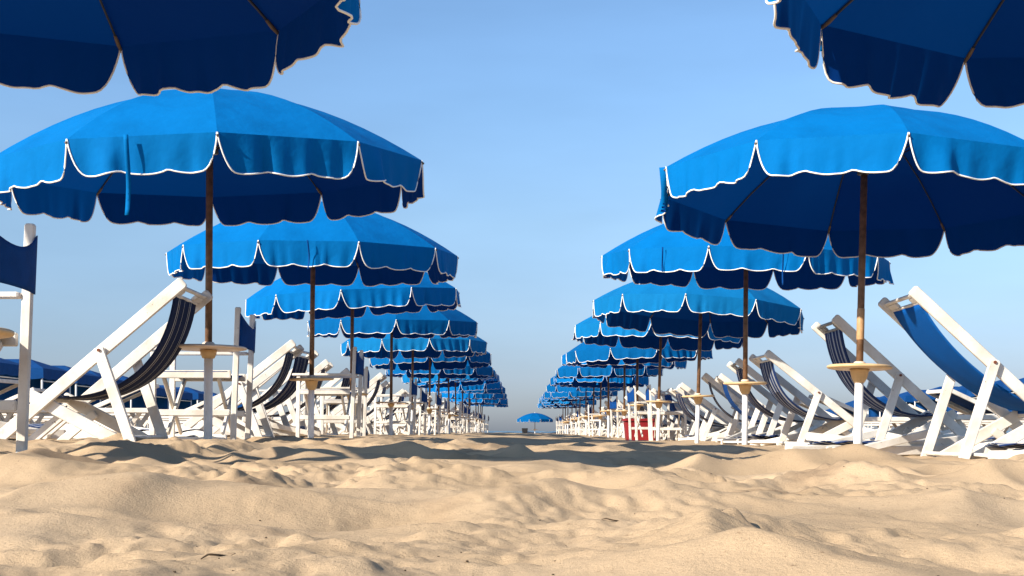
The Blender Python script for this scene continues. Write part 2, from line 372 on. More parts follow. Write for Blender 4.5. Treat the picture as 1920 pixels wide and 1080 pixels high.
# ------------------------------------------------------------------ parasols
R = 1.25; NR = 10; RISE = 0.45
def dome(r):  # height above the rim
    return RISE * (1 - (r / R) ** 1.9)
def rib_pt(k, r, dz=0.0):
    a = k * 2 * PI / NR
    return Vector((r * math.sin(a), -r * math.cos(a), dome(r) + dz))
def gore_mesh(seed):
    rn = random.Random(seed); mb = MB(); P = []
    f1 = rn.uniform(.002, .006); ph = rn.uniform(0, 6)
    for i in range(11):
        r = 0.02 + (R - 0.02) * (i / 10) ** .9
        a = rib_pt(0, r); b = rib_pt(1, r); row = []
        for j in range(9):
            u = j / 8; p = a.lerp(b, u)
            sag = math.sin(PI * u) * r / R
            p = p * 1.0; p.z -= 0.012 * sag * math.sin(PI * r / R)
            p.z += f1 * math.sin(3 * PI * u + ph) * math.sin(PI * u) * (r / R) ** 2 * (1 - r / R) * 4
            row.append(p)
        P.append(row)
    mb.grid([row[::-1] for row in P])
    return mb.mesh('canopy_panel', M['canopy'], True)
def val_depth(u):
    e_ = min(u, 1 - u) * 0.7725
    edge = min(1.0, (e_ / 0.085)) ** 0.5 if e_ < .085 else 1.0
    edge = (1 - (1 - min(1, e_ / .085)) ** 2.6) ** .62
    lobe = abs(math.sin(3 * PI * u)) ** .7
    return edge * (0.172 + 0.024 * lobe)
US = sorted(set([0, .004, .01, .02, .033, .05, .07, .09, .11] + [.11 + .78 * i / 30 for i in range(31)] + [1 - q for q in (0, .004, .01, .02, .033, .05, .07, .09)]))
def valance_pair(seed, pr=.0043):
    rn = random.Random(seed); mb = MB(); P = []
    a = rib_pt(0, R); b = rib_pt(1, R); mid = (a + b) / 2; nrm = Vector((mid.x, mid.y, 0)).normalized()
    folds = [(rn.uniform(.1, .9), rn.uniform(.02, .06), rn.uniform(-.026, .026)) for _ in range(7)]
    flare = rn.uniform(-.015, .035); tw = rn.uniform(-.02, .02)
    amp = rn.uniform(.004, .010); fq = rn.uniform(4, 7); ph = rn.uniform(0, 6)
    dsc = rn.uniform(.96, 1.05)
    def pt(u, v, off=0):
        d = val_depth(u) * v * dsc; p = a.lerp(b, u); q = d / .2
        x = flare * q + tw * q * (u - .5) * 2 + amp * math.sin(fq * 2 * PI * u + ph) * q ** .8
        for c, w, h in folds: x += h * q * math.exp(-((u - c) / w) ** 2)
        s_ = 1 - 0.05 * q * (1 if True else 0)     # panels draw in a little below the slit
        p = mid + (p - mid) * s_
        return p + nrm * (x + off) - Vector((0, 0, d))
    VS = [0, .25, .5, .75, 1]
    mb.grid([[pt(u, v) for u in US[::-1]] for v in VS])
    vm = mb.mesh('valance', M['canopy'], True)
    tb = MB(); tb.tube([pt(u, 1, 0.002) for u in US], pr, 6)
    return vm, tb.mesh('piping', M['trim'], True)
GORES = [gore_mesh(i) for i in range(3)]
VALS = [valance_pair(100 + i) for i in range(8)]
def recolor(me, m):
    c = me.copy(); c.materials[0] = M[m]; return c
SETS = {'canopy': (GORES, VALS)}
for m_ in ('canopy_faded', 'canopy_dark'):
    SETS[m_] = ([recolor(g, m_) for g in GORES], [(recolor(v, m_), p) for v, p in VALS])
def far_piping():
    rn = random.Random(9); a = rib_pt(0, R); b = rib_pt(1, R); mid = (a + b) / 2; nrm = Vector((mid.x, mid.y, 0)).normalized(); mb = MB()
    pts = []
    for u in US[::2]:
        d = val_depth(u) * 1.01; p = a.lerp(b, u); pts.append(mid + (p - mid) * .95 + nrm * .012 - Vector((0, 0, d)))
    mb.tube(pts, .0028, 4); return mb.mesh('piping', M['trim'], True)
PFAR = far_piping()
def rib_meshes():
    mb = MB(); rs = [0.04, .2, .4, .6, .8, 1.0, 1.15, 1.24]
    mb.tube([rib_pt(0, r, -0.014) for r in rs], 0.0055, 6)
    tp = MB(); tp.tube([rib_pt(0, 1.19, -0.015), rib_pt(0, 1.22, -0.016), rib_pt(0, 1.262, -0.012)], [.007, .009, .006], 8)
    stt = MB(); stt.tube([Vector((0, -.03, .12)), rib_pt(0, .45, -.022)], .004, 6)
    return mb.mesh('rib', M['metal'], True), tp.mesh('rib_tip', M['tip'], True), stt.mesh('strut', M['metal'], True)
RIB, RTIP, STRUT = rib_meshes()
def lathe_mesh(name, prof, m, n=24):
    mb = MB(); mb.lathe(prof, n); return mb.mesh(name, m, True)
FINIAL = lathe_mesh('finial', [(.004, 0), (.03, .002), (.034, .010), (.020, .018), (.018, .03), (.022, .036), (.016, .048), (.002, .052)], M['sleeve'], 14)
RUNNER = lathe_mesh('runner_hub', [(.022, -.03), (.034, -.028), (.034, .02), (.022, .024)], M['metal'], 14)
def table_meshes(m):
    top = lathe_mesh('table_top', [(.03, .0), (.17, -.003), (.188, .001), (.194, .008), (.192, .016), (.180, .021), (.03, .023)], m, 40)
    hub = lathe_mesh('table_hub', [(.028, -.085), (.034, -.078), (.046, -.055), (.056, -.012), (.060, -.0035), (.03, -.0035)], m, 24)
    col_ = lathe_mesh('table_collar', [(.030, .0235), (.036, .024), (.036, .036), (.028, .044), (.0235, .044)], M['tablepeach'], 20)
    return top, hub, col_
TAB = {'w': table_meshes(M['tablewood']), 'p': table_meshes(M['tablepeach'])}
TAB['p'] = (lathe_mesh('table_top', [(.03, .0), (.20, -.002), (.222, .002), (.226, .008), (.222, .014), (.212, .018), (.03, .020)], M['tablepeach'], 44),
            lathe_mesh('table_hub', [(.027, -.055), (.036, -.052), (.046, -.030), (.050, -.0035), (.03, -.0035)], M['tablewood'], 24), TAB['p'][2])
def strap_mesh(length, width, bendx, seed, m='canopy'):
    rn = random.Random(seed); mb = MB(); n = 14; P = []
    for i in range(n):
        t_ = i / (n - 1); x = bendx * math.sin(t_ * 3.0) ; y = -.012 - .012 * math.sin(t_ * 5 + 1)
        a = .5 * math.sin(t_ * 4 + seed)
        P.append([Vector((x - math.cos(a) * width / 2, y - math.sin(a) * width / 2, -t_ * length)), Vector((x + math.cos(a) * width / 2, y + math.sin(a) * width / 2, -t_ * length))])
    mb.sheet(P, .0015); return mb.mesh('tie_strap', M[m], True)

ROWGROUP = {'L': 'blue parasols of the left row', 'R': 'blue parasols of the right row'}
def parasol(x, y, zrim, phi, tx, ty, label, group, lean=(0, 0), table='w', tz=.52, straps=(), band=False, cloth='canopy'):
    g = gz(x, y); root = thing('beach_parasol', label, 'parasol', (x, y, g), 0, group)
    h = zrim - g; GO, VA = SETS[cloth]
    T0 = Matrix.Translation((0, 0, h)) @ Euler((math.atan(ty), -math.atan(tx), 0)).to_matrix().to_4x4() @ Matrix.Rotation(phi, 4, 'Z')
    rn = random.Random(int(x * 100) * 31 + int(y * 100))
    for k in range(NR):
        Tk = T0 @ Matrix.Rotation(k * 2 * PI / NR, 4, 'Z')
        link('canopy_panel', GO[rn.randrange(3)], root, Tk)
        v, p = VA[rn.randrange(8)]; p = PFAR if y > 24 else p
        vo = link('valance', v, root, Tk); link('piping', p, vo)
        ro = link('rib', RIB, root, Tk); link('rib_tip', RTIP, ro); link('strut', STRUT, root, Tk)
    link('finial', FINIAL, root, T0 @ Matrix.Translation((0, 0, RISE)))
    link('runner_hub', RUNNER, root, T0 @ Matrix.Translation((0, 0, .12)))
    # pole: brown wood above, white sleeve below the table
    zt = tz + CAMZ - .1 - g if tz else .5
    top = T0 @ Vector((0, 0, RISE - .01)); bot = Vector((lean[0], lean[1], -.25))
    at = lambda z: bot.lerp(top, (z - bot.z) / (top.z - bot.z))
    mb = MB(); mb.tube([at(zt - .05), at(zt + .5), top], [.0215, .021, .0205], 16); link('pole', mb.mesh('pole', M['brown'], True), root)
    mb = MB(); mb.tube([bot, at(0), at(zt - .050)], [.026, .026, .026], 16); link('pole_sleeve', mb.mesh('pole_sleeve', M['sleeve'], True), root)
    if band:
        mb = MB(); mb.tube([at(zt + .175), at(zt + .18), at(zt + .36), at(zt + .365)], [.0215, .0232, .0232, .0215], 16); link('pole_splice', mb.mesh('pole_splice', M['lightwood'], True), root)
    tm, hm, cm = TAB[table]; c = at(zt); tt = Matrix.Translation((c.x, c.y, zt)) @ Euler((rn.uniform(-.03, .03), rn.uniform(-.03, .03), 0)).to_matrix().to_4x4()
    to = link('table_top', tm, root, tt); link('table_hub', hm, to); link('table_collar', cm, to)
    for (k, off, ln, wd, bend, mm) in straps:   # tie straps hanging from the rim between two ribs
        a = phi + (k + off) * 2 * PI / NR
        p = T0 @ Matrix.Rotation(k * 2 * PI / NR, 4, 'Z') @ (rib_pt(0, R).lerp(rib_pt(1, R), off) + Vector((0, -.02, .0)))
        link('tie_strap', strap_mesh(ln, wd, bend, k + 1, mm), root, Matrix.Translation(p))
    return root

def rowx(side, D):
    return (-1.775 if side == 'L' else 2.075) + 0.0042 * D
def deg(a): return math.radians(a)
FIT = {  # measured tilts and turns of the nearest parasols
 ('L', 0): (-1.74, 3.95, 1.58, 174 - 180, -.05, .0), ('R', 0): (2.07, 3.9, 1.50, 11.5, -.02, .0),
 ('L', 1): (-1.79, 7.56, 1.555, 14, .034, .058), ('L', 2): (-1.74, 11.04, 1.535, -11, -.001, .049), ('L', 3): (-1.85, 14.77, 1.575, 0, .055, .056),
 ('R', 1): (2.10, 7.66, 1.455, -41, -.057, -.038), ('R', 2): (2.03, 11.19, 1.52, -23, -.028, .06), ('R', 3): (2.18, 14.96, 1.44, -15, -.075, -.02),
 ('L', 4): (-1.76, 18.3, 1.56, 8, .0, .05), ('R', 4): (2.13, 18.5, 1.47, -12, -.05, .0),
}
STR = {('L', 1): [(-1, .42, .40, .024, .008, 'canopy')], ('L', 2): [(0, .5, .22, .012, .01, 'navycloth')], ('L', 3): [(-3, .6, .38, .022, .02, 'navycloth')],
       ('R', 0): [(6, .0, .10, .04, .0, 'canopy')], ('R', 1): [(-2, .97, .26, .05, .01, 'canopy')], ('R', 2): [(0, .75, .30, .012, .0, 'navycloth'), (-1, .45, .2, .012, 0, 'navycloth')]}
PX = {}
for side in 'LR':
    nm = 'left' if side == 'L' else 'right'
    for n in range(0, 17):
        if (side, n) in FIT:
            x, D, H, ph, tx, ty = FIT[(side, n)]
        else:
            D = (7.56 if side == 'L' else 7.66) + 3.57 * (n - 1) + random.uniform(-.15, .15); x = rowx(side, D) + random.uniform(-.06, .06)
            H = random.uniform(1.47, 1.59) - (.05 if side == 'R' else 0) - .002 * D; ph = random.uniform(-18, 18); tx = random.uniform(-.075, .075); ty = random.uniform(-.02, .05)
        PX[(side, n)] = (x, D)
        if n == 0:
            lab = f'nearest parasol, only its dark underside and scalloped rim in the top {nm} corner'
        elif n == 1:
            lab = 'big blue parasol on the left, whole dome in view, cream table on brown pole' if side == 'L' else 'big blue parasol cut by the right edge, pale splice on its brown pole'
        elif n < 5:
            lab = f'blue scalloped parasol, {ORD[n]} whole dome from the front in the {nm} row'
        else:
            lab = f'blue scalloped parasol far down the {nm} row, {ORD[n]} whole dome from the front'
        tzv = {('L', 0): .40, ('L', 1): .585, ('R', 1): .475, ('L', 2): .54, ('R', 2): .51, ('R', 3): .50}.get((side, n), random.uniform(.48, .56))
        parasol(x, D, H + CAMZ, deg(ph), tx, ty, lab, ROWGROUP[side], lean=(random.uniform(-.03, .03) - .02, random.uniform(-.02, .02)) if n != 1 else (-.035, 0),
                table='p' if (side == 'L' and n in (1, 4, 7)) else 'w', tz=tzv, straps=STR.get((side, n), ()), band=(side, n) == ('R', 1), cloth='canopy' if n < 3 else random.choice(['canopy', 'canopy_faded', 'canopy_dark'] if n < 7 else ['canopy_dark', 'canopy_dark', 'canopy', 'canopy_faded']))

# lone parasol by the water
x, D = 1.44, 88.0
parasol(x, D, .80 + CAMZ, .3, 0, 0, 'lone blue parasol standing by the water between the two rows', 'parasols by the water', tz=.2, cloth='canopy_dark')

# ------------------------------------------------------------------ deck chairs (facing +x, head end at x=0)
def deckchair(sling_mat, rec, label, group, wood='white', long=1.0, taut=False):
    """rec = height of the head end"""
    root = thing('deck_chair', label, 'deck chair', group=group)
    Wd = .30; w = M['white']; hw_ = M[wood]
    def P(u, z, s): return Vector((u, s * Wd, z))
    foot = 1.06 * long
    sl_ = (rec - .02) / foot
    A = lambda u: rec - sl_ * u
    for s in (-1, 1):
        mb = MB(); mb.plank(P(-.0, A(0), s), P(foot, .0, s), .066, .026, (0, 1, 0)); link('back_rail', mb.mesh('back_rail', w), root)
    uf = .80 * long; zf = A(uf) + .03
    s2 = Wd - .029
    for s in (-1, 1):
        mb = MB(); mb.plank((.30, s * s2, -.01), (uf + .06, s * s2, zf + .02), .07, .026, (0, 1, 0)); link('seat_rail', mb.mesh('seat_rail', w), root)
        s3 = Wd + .028
        mb = MB(); mb.plank((.46, s * s3, A(.46) + .02), (.27, s * s3, -.01), .06, .024, (0, 1, 0)); link('prop_leg', mb.mesh('prop_leg', w), root)
        s4 = s2 - .028
        mb = MB(); mb.plank((.66, s * s4, .19), (.90, s * s4, -.01), .05, .022, (0, 1, 0)); link('front_leg', mb.mesh('front_leg', w), root)
        mb = MB(); yb = s * (s3 + .012); mb.tube([(.452, yb, A(.46) + .005), (.452, yb + s * .008, A(.46) + .005)], .009, 10); link('bolt', mb.mesh('bolt', M['rust']), root)
    # head board with a hand slot, made of an upper and a lower strip and two end blocks
    d = Vector((1, 0, -sl_)).normalized(); nrm = Vector((sl_, 0, 1)).normalized()
    hb = MB(); c0 = Vector((0.02, 0, A(.02))); k = Wd - .0135
    for off, wd in ((.012, .022), (.078, .030)):
        p = c0 + d * off; hb.plank(p + Vector((0, -k, 0)), p + Vector((0, k, 0)), wd, .02, nrm, rnd=False)
    for s in (-1, 1):
        p = c0 + d * .0435; hb.plank(p + Vector((0, s * k, 0)), p + Vector((0, s * .13, 0)), .0375, .0195, nrm, rnd=False)
    link('head_board', hb.mesh('head_board', hw_), root)  # grey variant has the parasol's cast shade put into the board colour
    for u, z, nme in ((uf + .03, zf - .0, 'front_bar'), (foot - .07, A(foot - .07), 'foot_bar'), (.33, .03, 'rear_bar')):
        mb = MB(); mb.plank((u, -s2 + .013, z), (u, s2 - .013, z), .034, .024, (1, 0, 0), rnd=False); link(nme, mb.mesh(nme, w), root)
    mb = MB(); mb.tube([(.27 + .015, -Wd - .015, .05), (.27 + .015, Wd + .015, .05)], .012, 8); link('prop_bar', mb.mesh('prop_bar', w), root)
    # sling: from under the head board to the front bar, sagging
    p0 = c0 + d * .075 - nrm * .012; p3 = Vector((uf + .03, 0, zf + .015))
    c1 = Vector((.13, 0, rec * .46)); c2 = Vector((.42, 0, .10 + .10 * rec))
    if taut: c1 = Vector((.20, 0, rec * .66)); c2 = Vector((.52, 0, rec * .34))
    P_ = []; n = 26; hw = .272 if taut else .245
    for i in range(n):
        t = i / (n - 1); q = p0 * (1 - t) ** 3 + c1 * 3 * t * (1 - t) ** 2 + c2 * 3 * t * t * (1 - t) + p3 * t ** 3
        ww = hw * (1 - .07 * math.sin(PI * t)); row = []
        for j in range(13):
            v = j / 6 - 1
            row.append(q + Vector((0, v * ww, 0)) + Vector((-.3, 0, 1)) * (.018 * v * v * math.sin(PI * t) + .002 * math.sin(9 * v + 7 * t)))
        P_.append(row)
    mb = MB(); mb.sheet(P_, .003); so_ = link('sling', mb.mesh('sling', M[sling_mat], True), root)
    mb = MB(); mb.tube([(uf + .03, -s2 + .013, zf + .012), (uf + .03, s2 - .013, zf + .012)], .016, 10); link('sling_rod', mb.mesh('sling_rod', M[sling_mat], True), root)
    return root

# ------------------------------------------------------------------ director's chairs (facing +x, back at x=0)
def director_chair(label, group, wood='white', fold=0.0):
    root = thing('director_chair', label, 'chair', group=group); w = M[wood]; Y = .255
    bt = .86
    for s in (-1, 1):
        mb = MB(); mb.plank((.0, s * Y, -.05), (-.035, s * Y, bt), .036, .026, (0, 1, 0)); link('back_post', mb.mesh('back_post', w), root)
        mb = MB(); mb.plank((.50, s * Y, -.05), (.49, s * Y, .585), .036, .026, (0, 1, 0), rnd=False); link('front_post', mb.mesh('front_post', w), root)
        mb = MB(); mb.plank((-.005, s * Y, .60), (.55, s * Y, .60), .052, .022, (0, 0, 1)); link('armrest', mb.mesh('armrest', w), root)
        mb = MB(); mb.plank((.012, s * Y, .44), (.48, s * Y, .44), .05, .022, (0, 1, 0), rnd=False); link('seat_rail', mb.mesh('seat_rail', w), root)
        mb = MB(); mb.plank((.016, s * Y, .20), (.48, s * Y, .20), .04, .022, (0, 1, 0), rnd=False); link('lower_rail', mb.mesh('lower_rail', w), root)
    for u in (.08, .42):
        for s in (-1, 1):
            o_ = .013 * s
            mb = MB(); mb.plank((u + o_, -s * (Y - .02), .07), (u + o_, s * (Y - .02), .425), .032, .02, (1, 0, 0)); link('cross_brace', mb.mesh('cross_brace', w), root)
    P_ = [[Vector((.03 + .44 * i / 8, (j / 10 * 2 - 1) * (Y + .012), .455 - .028 * (1 - (j / 5 - 1) ** 2))) for j in range(11)] for i in range(9)]
    mb = MB(); mb.sheet(P_, .004); link('seat', mb.mesh('seat', M['navycloth'], True), root)
    P_ = []
    for i in range(9):
        t = i / 8; row = []
        for j in range(15):
            v = j / 7 - 1; dip = .075 * (1 - v * v) ** 1.0
            z0 = .605 + .0 * dip; z1 = .82 - dip
            z = z0 + (z1 - z0) * t
            row.append(Vector((-.018 - .035 * (z / bt) - .03 * (1 - v * v), v * (Y + .017), z)))
        P_.append(row)
    mb = MB(); mb.sheet(P_, .004); link('backrest', mb.mesh('backrest', M['navycloth'], True), root)
    return root

# ------------------------------------------------------------------ sun loungers
def lounger(label, group, back=.26):
    root = thing('sun_lounger', label, 'sun lounger', group=group); w = M['white']; Y = .31
    for s in (-1, 1):
        mb = MB(); mb.plank((0, s * Y, .30), (1.85, s * Y, .30), .05, .03, (0, 1, 0)); link('side_rail', mb.mesh('side_rail', w), root)
        for u, du in ((.35, -.22), (1.45, .22)):
            mb = MB(); mb.plank((u, s * (Y - .03), .30), (u + du, s * (Y - .03), -.02), .045, .025, (0, 1, 0)); link('leg', mb.mesh('leg', w), root)
            mb = MB(); mb.plank((u + du, s * (Y - .058), .30), (u, s * (Y - .058), -.02), .045, .025, (0, 1, 0)); link('leg', mb.mesh('leg', w), root)
        mb = MB(); mb.plank((.62, s * (Y - .03), .33), (.62 - .58, s * (Y - .03), .33 + back), .045, .024, (0, 1, 0)); link('back_rail', mb.mesh('back_rail', w), root)
    P_ = [[Vector((.64 + 1.18 * i / 10, (j / 4 - 1) * (Y - .012), .325 - .03 * math.sin(PI * i / 10))) for j in range(9)] for i in range(11)]
    mb = MB(); mb.sheet(P_, .004); link('seat_cloth', mb.mesh('seat_cloth', M['bluecloth'], True), root)
    P_ = [[Vector((.62 - .56 * i / 6, (j / 4 - 1) * (Y - .045), .345 + back * .97 * i / 6)) for j in range(9)] for i in range(7)]
    mb = MB(); mb.sheet(P_, .004); link('back_cloth', mb.mesh('back_cloth', M['bluecloth'], True), root)
    mb = MB(); mb.plank((.05, -Y + .045, .32 + back), (.05, Y - .045, .32 + back), .04, .02, (1, 0, 0)); link('head_bar', mb.mesh('head_bar', w), root)
    return root

# head position (x, y), rz: 0 faces right (+x), pi faces left
def place_first(root, x, y, rz, sink=.01, lx=.6, tilt=0):
    cx = x + math.cos(rz) * lx; cy = y + math.sin(rz) * lx
    z = min(gz(x + math.cos(rz) * u, y + math.sin(rz) * u) for u in (.3, .6, .9))
    root.location = (x, y, z - sink); root.rotation_euler = (0, tilt, rz); return root

GD = {'L': 'deck chairs of the left row', 'R': 'deck chairs of the right row'}
KIND = {}
def make_kind(key):
    sm, rec, wood = key
    r = deckchair(sm, rec, '', '', wood, taut=(sm == 'slingblue')); return r
def put_deck(key, x, y, rz, label, group, long=1.0):
    cloth = {'striped': 'thin cream stripes', 'greystriped': 'broad grey stripes', 'slingblue': 'plain royal blue sling', 'navycloth': 'plain navy sling'}[key[0]]
    label = label.replace('@', cloth)
    if key not in KIND:
        r = make_kind(key); KIND[key] = r; r['label'] = label; r['group'] = group
    else: r = copy_thing(KIND[key], (0, 0, 0), 0, label, group)
    place_first(r, x, y, rz); return r
# left row faces left: its chairs are seen with the head end at the corridor
put_deck(('striped', .90, 'white'), -1.80, 7.22, PI, 'big white deck chair with navy sling and @ before the left row', GD['L'])
put_deck(('striped', .84, 'white'), -1.86, 10.95, PI + .05, 'white deck chair with @, head against the second left row pole', GD['L'])
put_deck(('slingblue', .98, 'white'), 2.23, 7.42, 0, 'biggest white deck chair, with @, at the right edge', GD['R'])
put_deck(('greystriped', .97, 'grey'), 2.23, 9.15, 0, 'deck chair with @, shade-grey head behind the first right row pole', GD['R'])
put_deck(('greystriped', .84, 'white'), 2.17, 11.3, .04, 'white deck chair with @ just right of the second right row pole', GD['R'])
put_deck(('striped', .86, 'grey'), 2.20, 12.8, -.03, 'deck chair with @, shade-grey head left of the second right row pole', GD['R'])
kinds = [('striped', .86, 'white'), ('greystriped', .84, 'white'), ('navycloth', .80, 'white'), ('striped', .78, 'white')]
for side in 'LR':
    nm = 'left' if side == 'L' else 'right'
    for n in range(3, 17):
        x, D = PX[(side, n)]
        for q, dy in enumerate((-.35, 1.25) if side == 'L' else (-.35, .8, 2.0)):
            rz = (PI if side == 'L' else 0) + random.uniform(-.12, .12); key = random.choice(kinds)
            sgn = -1 if side == 'L' else 1
            put_deck(key, x + sgn * random.uniform(-.05, .25), D + dy + random.uniform(-.2, .2), rz,
                     f"{('nearer', 'farther')[q] if side == 'L' else ('nearest', 'middle', 'farthest')[q]} deck chair with @, under {nm} row's {ORD[n]} parasol", GD[side])
for side, n in (('L', 2),):
    x, D = PX[(side, n)]; put_deck(('striped', .86, 'white'), x - .25, D + 1.3, PI - .1, 'white deck chair with @ half hidden behind the second left row pole', GD[side])

GC = {'L': "director's chairs of the left row", 'R': "director's chairs of the right row"}
dc0 = director_chair("white director's chair with navy back at the left edge, nearest of all", GC['L'])
def put_dc(x, y, rz, label, group, first=False):
    r = dc0 if first else copy_thing(dc0, (0, 0, 0), 0, label, group)
    z = min(gz(x, y), gz(x + math.cos(rz) * .5, y + math.sin(rz) * .5)); r.location = (x, y, z - .005); r.rotation_euler = (0, 0, rz)
    return r
put_dc(-1.79, 4.35, PI, '', '', True)
put_dc(-1.77, 8.2, PI + .03, "white director's chair with navy back behind the cream table of the first left parasol", GC['L'])
put_dc(-1.52, 12.1, PI, "white director's chair seen side on right of the second pole of the left row", GC['L'])
for side in 'LR':
    nm = 'left' if side == 'L' else 'right'
    for n in range(3, 17):
        if side == 'R' and (n < 4 or n % 2): continue
        x, D = PX[(side, n)]; sg = 1 if side == 'L' else -1
        for q in range(2 if side == 'L' else 1):
            put_dc(x + sg * random.uniform(.0, .25) - sg * q * .9, D + random.uniform(.55, .8) + q * .9, (PI if side == 'L' else 0) + random.uniform(-.25, .25),
               f"{'outer ' if q else ''}white director's chair with navy back by the {nm} row's {ORD[n]} parasol pole", GC[side])

put_dc(1.86, 19.75, .1, "white director's chair standing in front of the red tub", GC['R'])
# ------------------------------------------------------------------ loungers and folded chairs beyond the rows
GL = 'white sun loungers behind the rows'
lo0 = None
LO = [(-5.2, 13.2, PI - .1), (-3.9, 13.9, PI + .1), (-5.6, 15.2, PI), (-3.6, 16.5, PI + .05), (-6.5, 19.5, PI - .1), (-4.2, 20, PI), (-8.6, 24, PI), (-3.5, 24, PI), (-6, 27, PI + .1), (-10.5, 29, PI - .1), (-8, 32, PI),
      (4.5, 13.6, .1), (3.6, 15.4, 0), (5.6, 16.6, .1), (4.2, 18.9, -.1), (6.4, 21, 0), (3.9, 22.6, .1), (8.2, 25, 0), (5.2, 26.5, .1), (10.5, 30, -.1), (7.5, 31, 0)]
cl = cr = 0
for i, (x, y, rz) in enumerate(LO):
    if x < 0: cl += 1; lab = f'white sun lounger with blue cloth lying behind the left row, {ORD[cl]} from the front'
    else: cr += 1; lab = f'white sun lounger with blue cloth lying behind the right row, {ORD[cr]} from the front'
    if lo0 is None: r = lo0 = lounger(lab, GL)
    else: r = copy_thing(lo0, (0, 0, 0), 0, lab, GL)
    r.location = (x, y, min(gz(x, y), gz(x + math.cos(rz), y)) - .0); r.rotation_euler = (0, 0, rz)
GF = 'folded chairs lying on the sand'
def folded(label):
    root = thing('folded_deck_chair', label, 'folded chair', group=GF); w = M['white']; rn = random.Random(5)
    for s in (-1, 1):
        mb = MB(); mb.plank((0, s * .29, .035), (1.3, s * .29, .05), .06, .026, (0, 1, 0)); link('back_rail', mb.mesh('back_rail', w), root)
        mb = MB(); mb.plank((.25, s * .255, .03), (1.15, s * .255, .13), .06, .026, (0, 1, 0)); link('seat_rail', mb.mesh('seat_rail', w), root)
        mb = MB(); mb.plank((.10, s * .325, .03), (.75, s * .325, .17), .05, .024, (0, 1, 0)); link('prop_leg', mb.mesh('prop_leg', w), root)
    for u, z in ((.03, .036), (.62, .045), (1.2, .05)):
        mb = MB(); mb.plank((u, -.276, z), (u, .276, z), .05, .02, (0, 0, 1), rnd=False); link('cross_bar', mb.mesh('cross_bar', w), root)
    P_ = [[Vector((.08 + 1.05 * i / 12, (j / 4 - 1) * .2, .085 + .015 * math.sin(i * 1.3 + j * .5))) for j in range(9)] for i in range(13)]
    mb = MB(); mb.sheet(P_, .004); link('sling', mb.mesh('sling', M['greystriped'], True), root)
    return root
FO = [(1.95, 8.35, .25, 'right of the first pole of the right row'), (2.95, 8.1, -.5, 'under the big blue deck chair'), (2.6, 10.0, .6, 'between the first and second poles of the right row'),
      (2.3, 12.2, -.3, 'beside the second pole of the right row'), (2.9, 13.6, .3, 'beyond the second pole of the right row'), (2.7, 16.3, -.4, 'beyond the third pole of the right row'),
      (-2.2, 8.9, 2.7, "behind the cream table of the first left parasol"), (-2.9, 8.2, 3.5, 'behind the striped deck chair on the left'), (-1.95, 12.6, 3.4, 'behind the second pole of the left row'),
      (3.3, 9.2, 2.9, 'behind the big blue deck chair at the right edge'), (2.2, 11.9, .9, 'close behind the second right row pole'), (2.55, 7.0, -.15, 'right in front of the big blue deck chair'),
      (3.4, 11.2, .2, 'behind the shade-grey headed deck chair'), (2.5, 14.6, .5, 'before the third pole of the right row'), (2.4, 18.2, -.3, 'before the fourth pole of the right row')]
fo0 = None
for x, y, rz, wh in FO:
    lab = f'folded white deck chair lying flat {wh}'
    if fo0 is None: r = fo0 = folded(lab)
    else: r = copy_thing(fo0, (0, 0, 0), 0, lab, GF)
    r.location = (x, y, gz(x + .5 * math.cos(rz), y + .5 * math.sin(rz)) + .0); r.rotation_euler = (0, 0, rz)

# ------------------------------------------------------------------ blue shelters in the background
def shelter(label, group):
    root = thing('beach_shelter', label, 'shelter', group=group); w = M['sleeve']; a = 1.15
    for sx_ in (-1, 1):
        for sy_ in (-1, 1):
            mb = MB(); mb.tube([(sx_ * a, sy_ * a, -.2), (sx_ * a, sy_ * a, 1.78)], .03, 8); link('post', mb.mesh('post', w, True), root)
    mb = MB(); k = a + .05
    mb.v = [(-k, -k, 1.80), (k, -k, 1.80), (k, k, 1.80), (-k, k, 1.80), (-.4, 0, 2.12), (.4, 0, 2.12)]
    mb.f = [(0, 1, 5, 4), (1, 2, 5), (2, 3, 4, 5), (3, 0, 4)]; mb.mi = [0] * 4
    link('roof', mb.mesh('roof', M['bluecloth']), root)
    mb = MB(); n = 40; pts = []
    per = [(-k, -k), (k, -k), (k, k), (-k, k), (-k, -k)]
    for i in range(4):
        for j in range(12):
            t = j / 12; pts.append((per[i][0] * (1 - t) + per[i + 1][0] * t, per[i][1] * (1 - t) + per[i + 1][1] * t))
    pts.append(per[0])
    mb.grid([[(p[0], p[1], 1.80) for p in pts], [(p[0] * 1.01, p[1] * 1.01, 1.52 - .03 * abs(math.sin(i * PI / 4))) for i, p in enumerate(pts)]])
    link('valance', mb.mesh('valance', M['bluecloth']), root)
    mb = MB(); mb.grid([[(-a + 2 * a * i / 24, a - .05 + .04 * math.sin(i * 1.3), z) for i in range(25)] for z in (1.75, .75)])
    link('curtain', mb.mesh('curtain', M['bluecloth'], True), root)
    for s in (-1, 1):
        mb = MB(); mb.tube([(s * a, -a, 1.45), (s * a, a, 1.45)], .018, 6); link('side_bar', mb.mesh('side_bar', w, True), root)
    return root
sh0 = None
for nm, X0, ds in (('left', -14.2, [33, 36.5, 40, 43.5, 47, 51, 55, 60, 66, 73]), ('right', 18.6, [44, 48, 52, 56.5, 61, 66, 72, 79])):
    for i, D in enumerate(ds):
        x = X0 + .06 * (D - ds[0]) * (-1 if nm == 'left' else 1) + random.uniform(-.1, .1)
        lab = f'blue canvas shelter on white posts far off to the {nm}, {ORD[i + 1]} from the nearest'
        if sh0 is None: r = sh0 = shelter(lab, 'blue shelters in the background')
        else: r = copy_thing(sh0, (0, 0, 0), 0, lab, 'blue shelters in the background')
        r.location = (x, D, gz(x, D) + random.uniform(-.05, .05)); r.rotation_euler = (0, 0, random.uniform(-.05, .05))

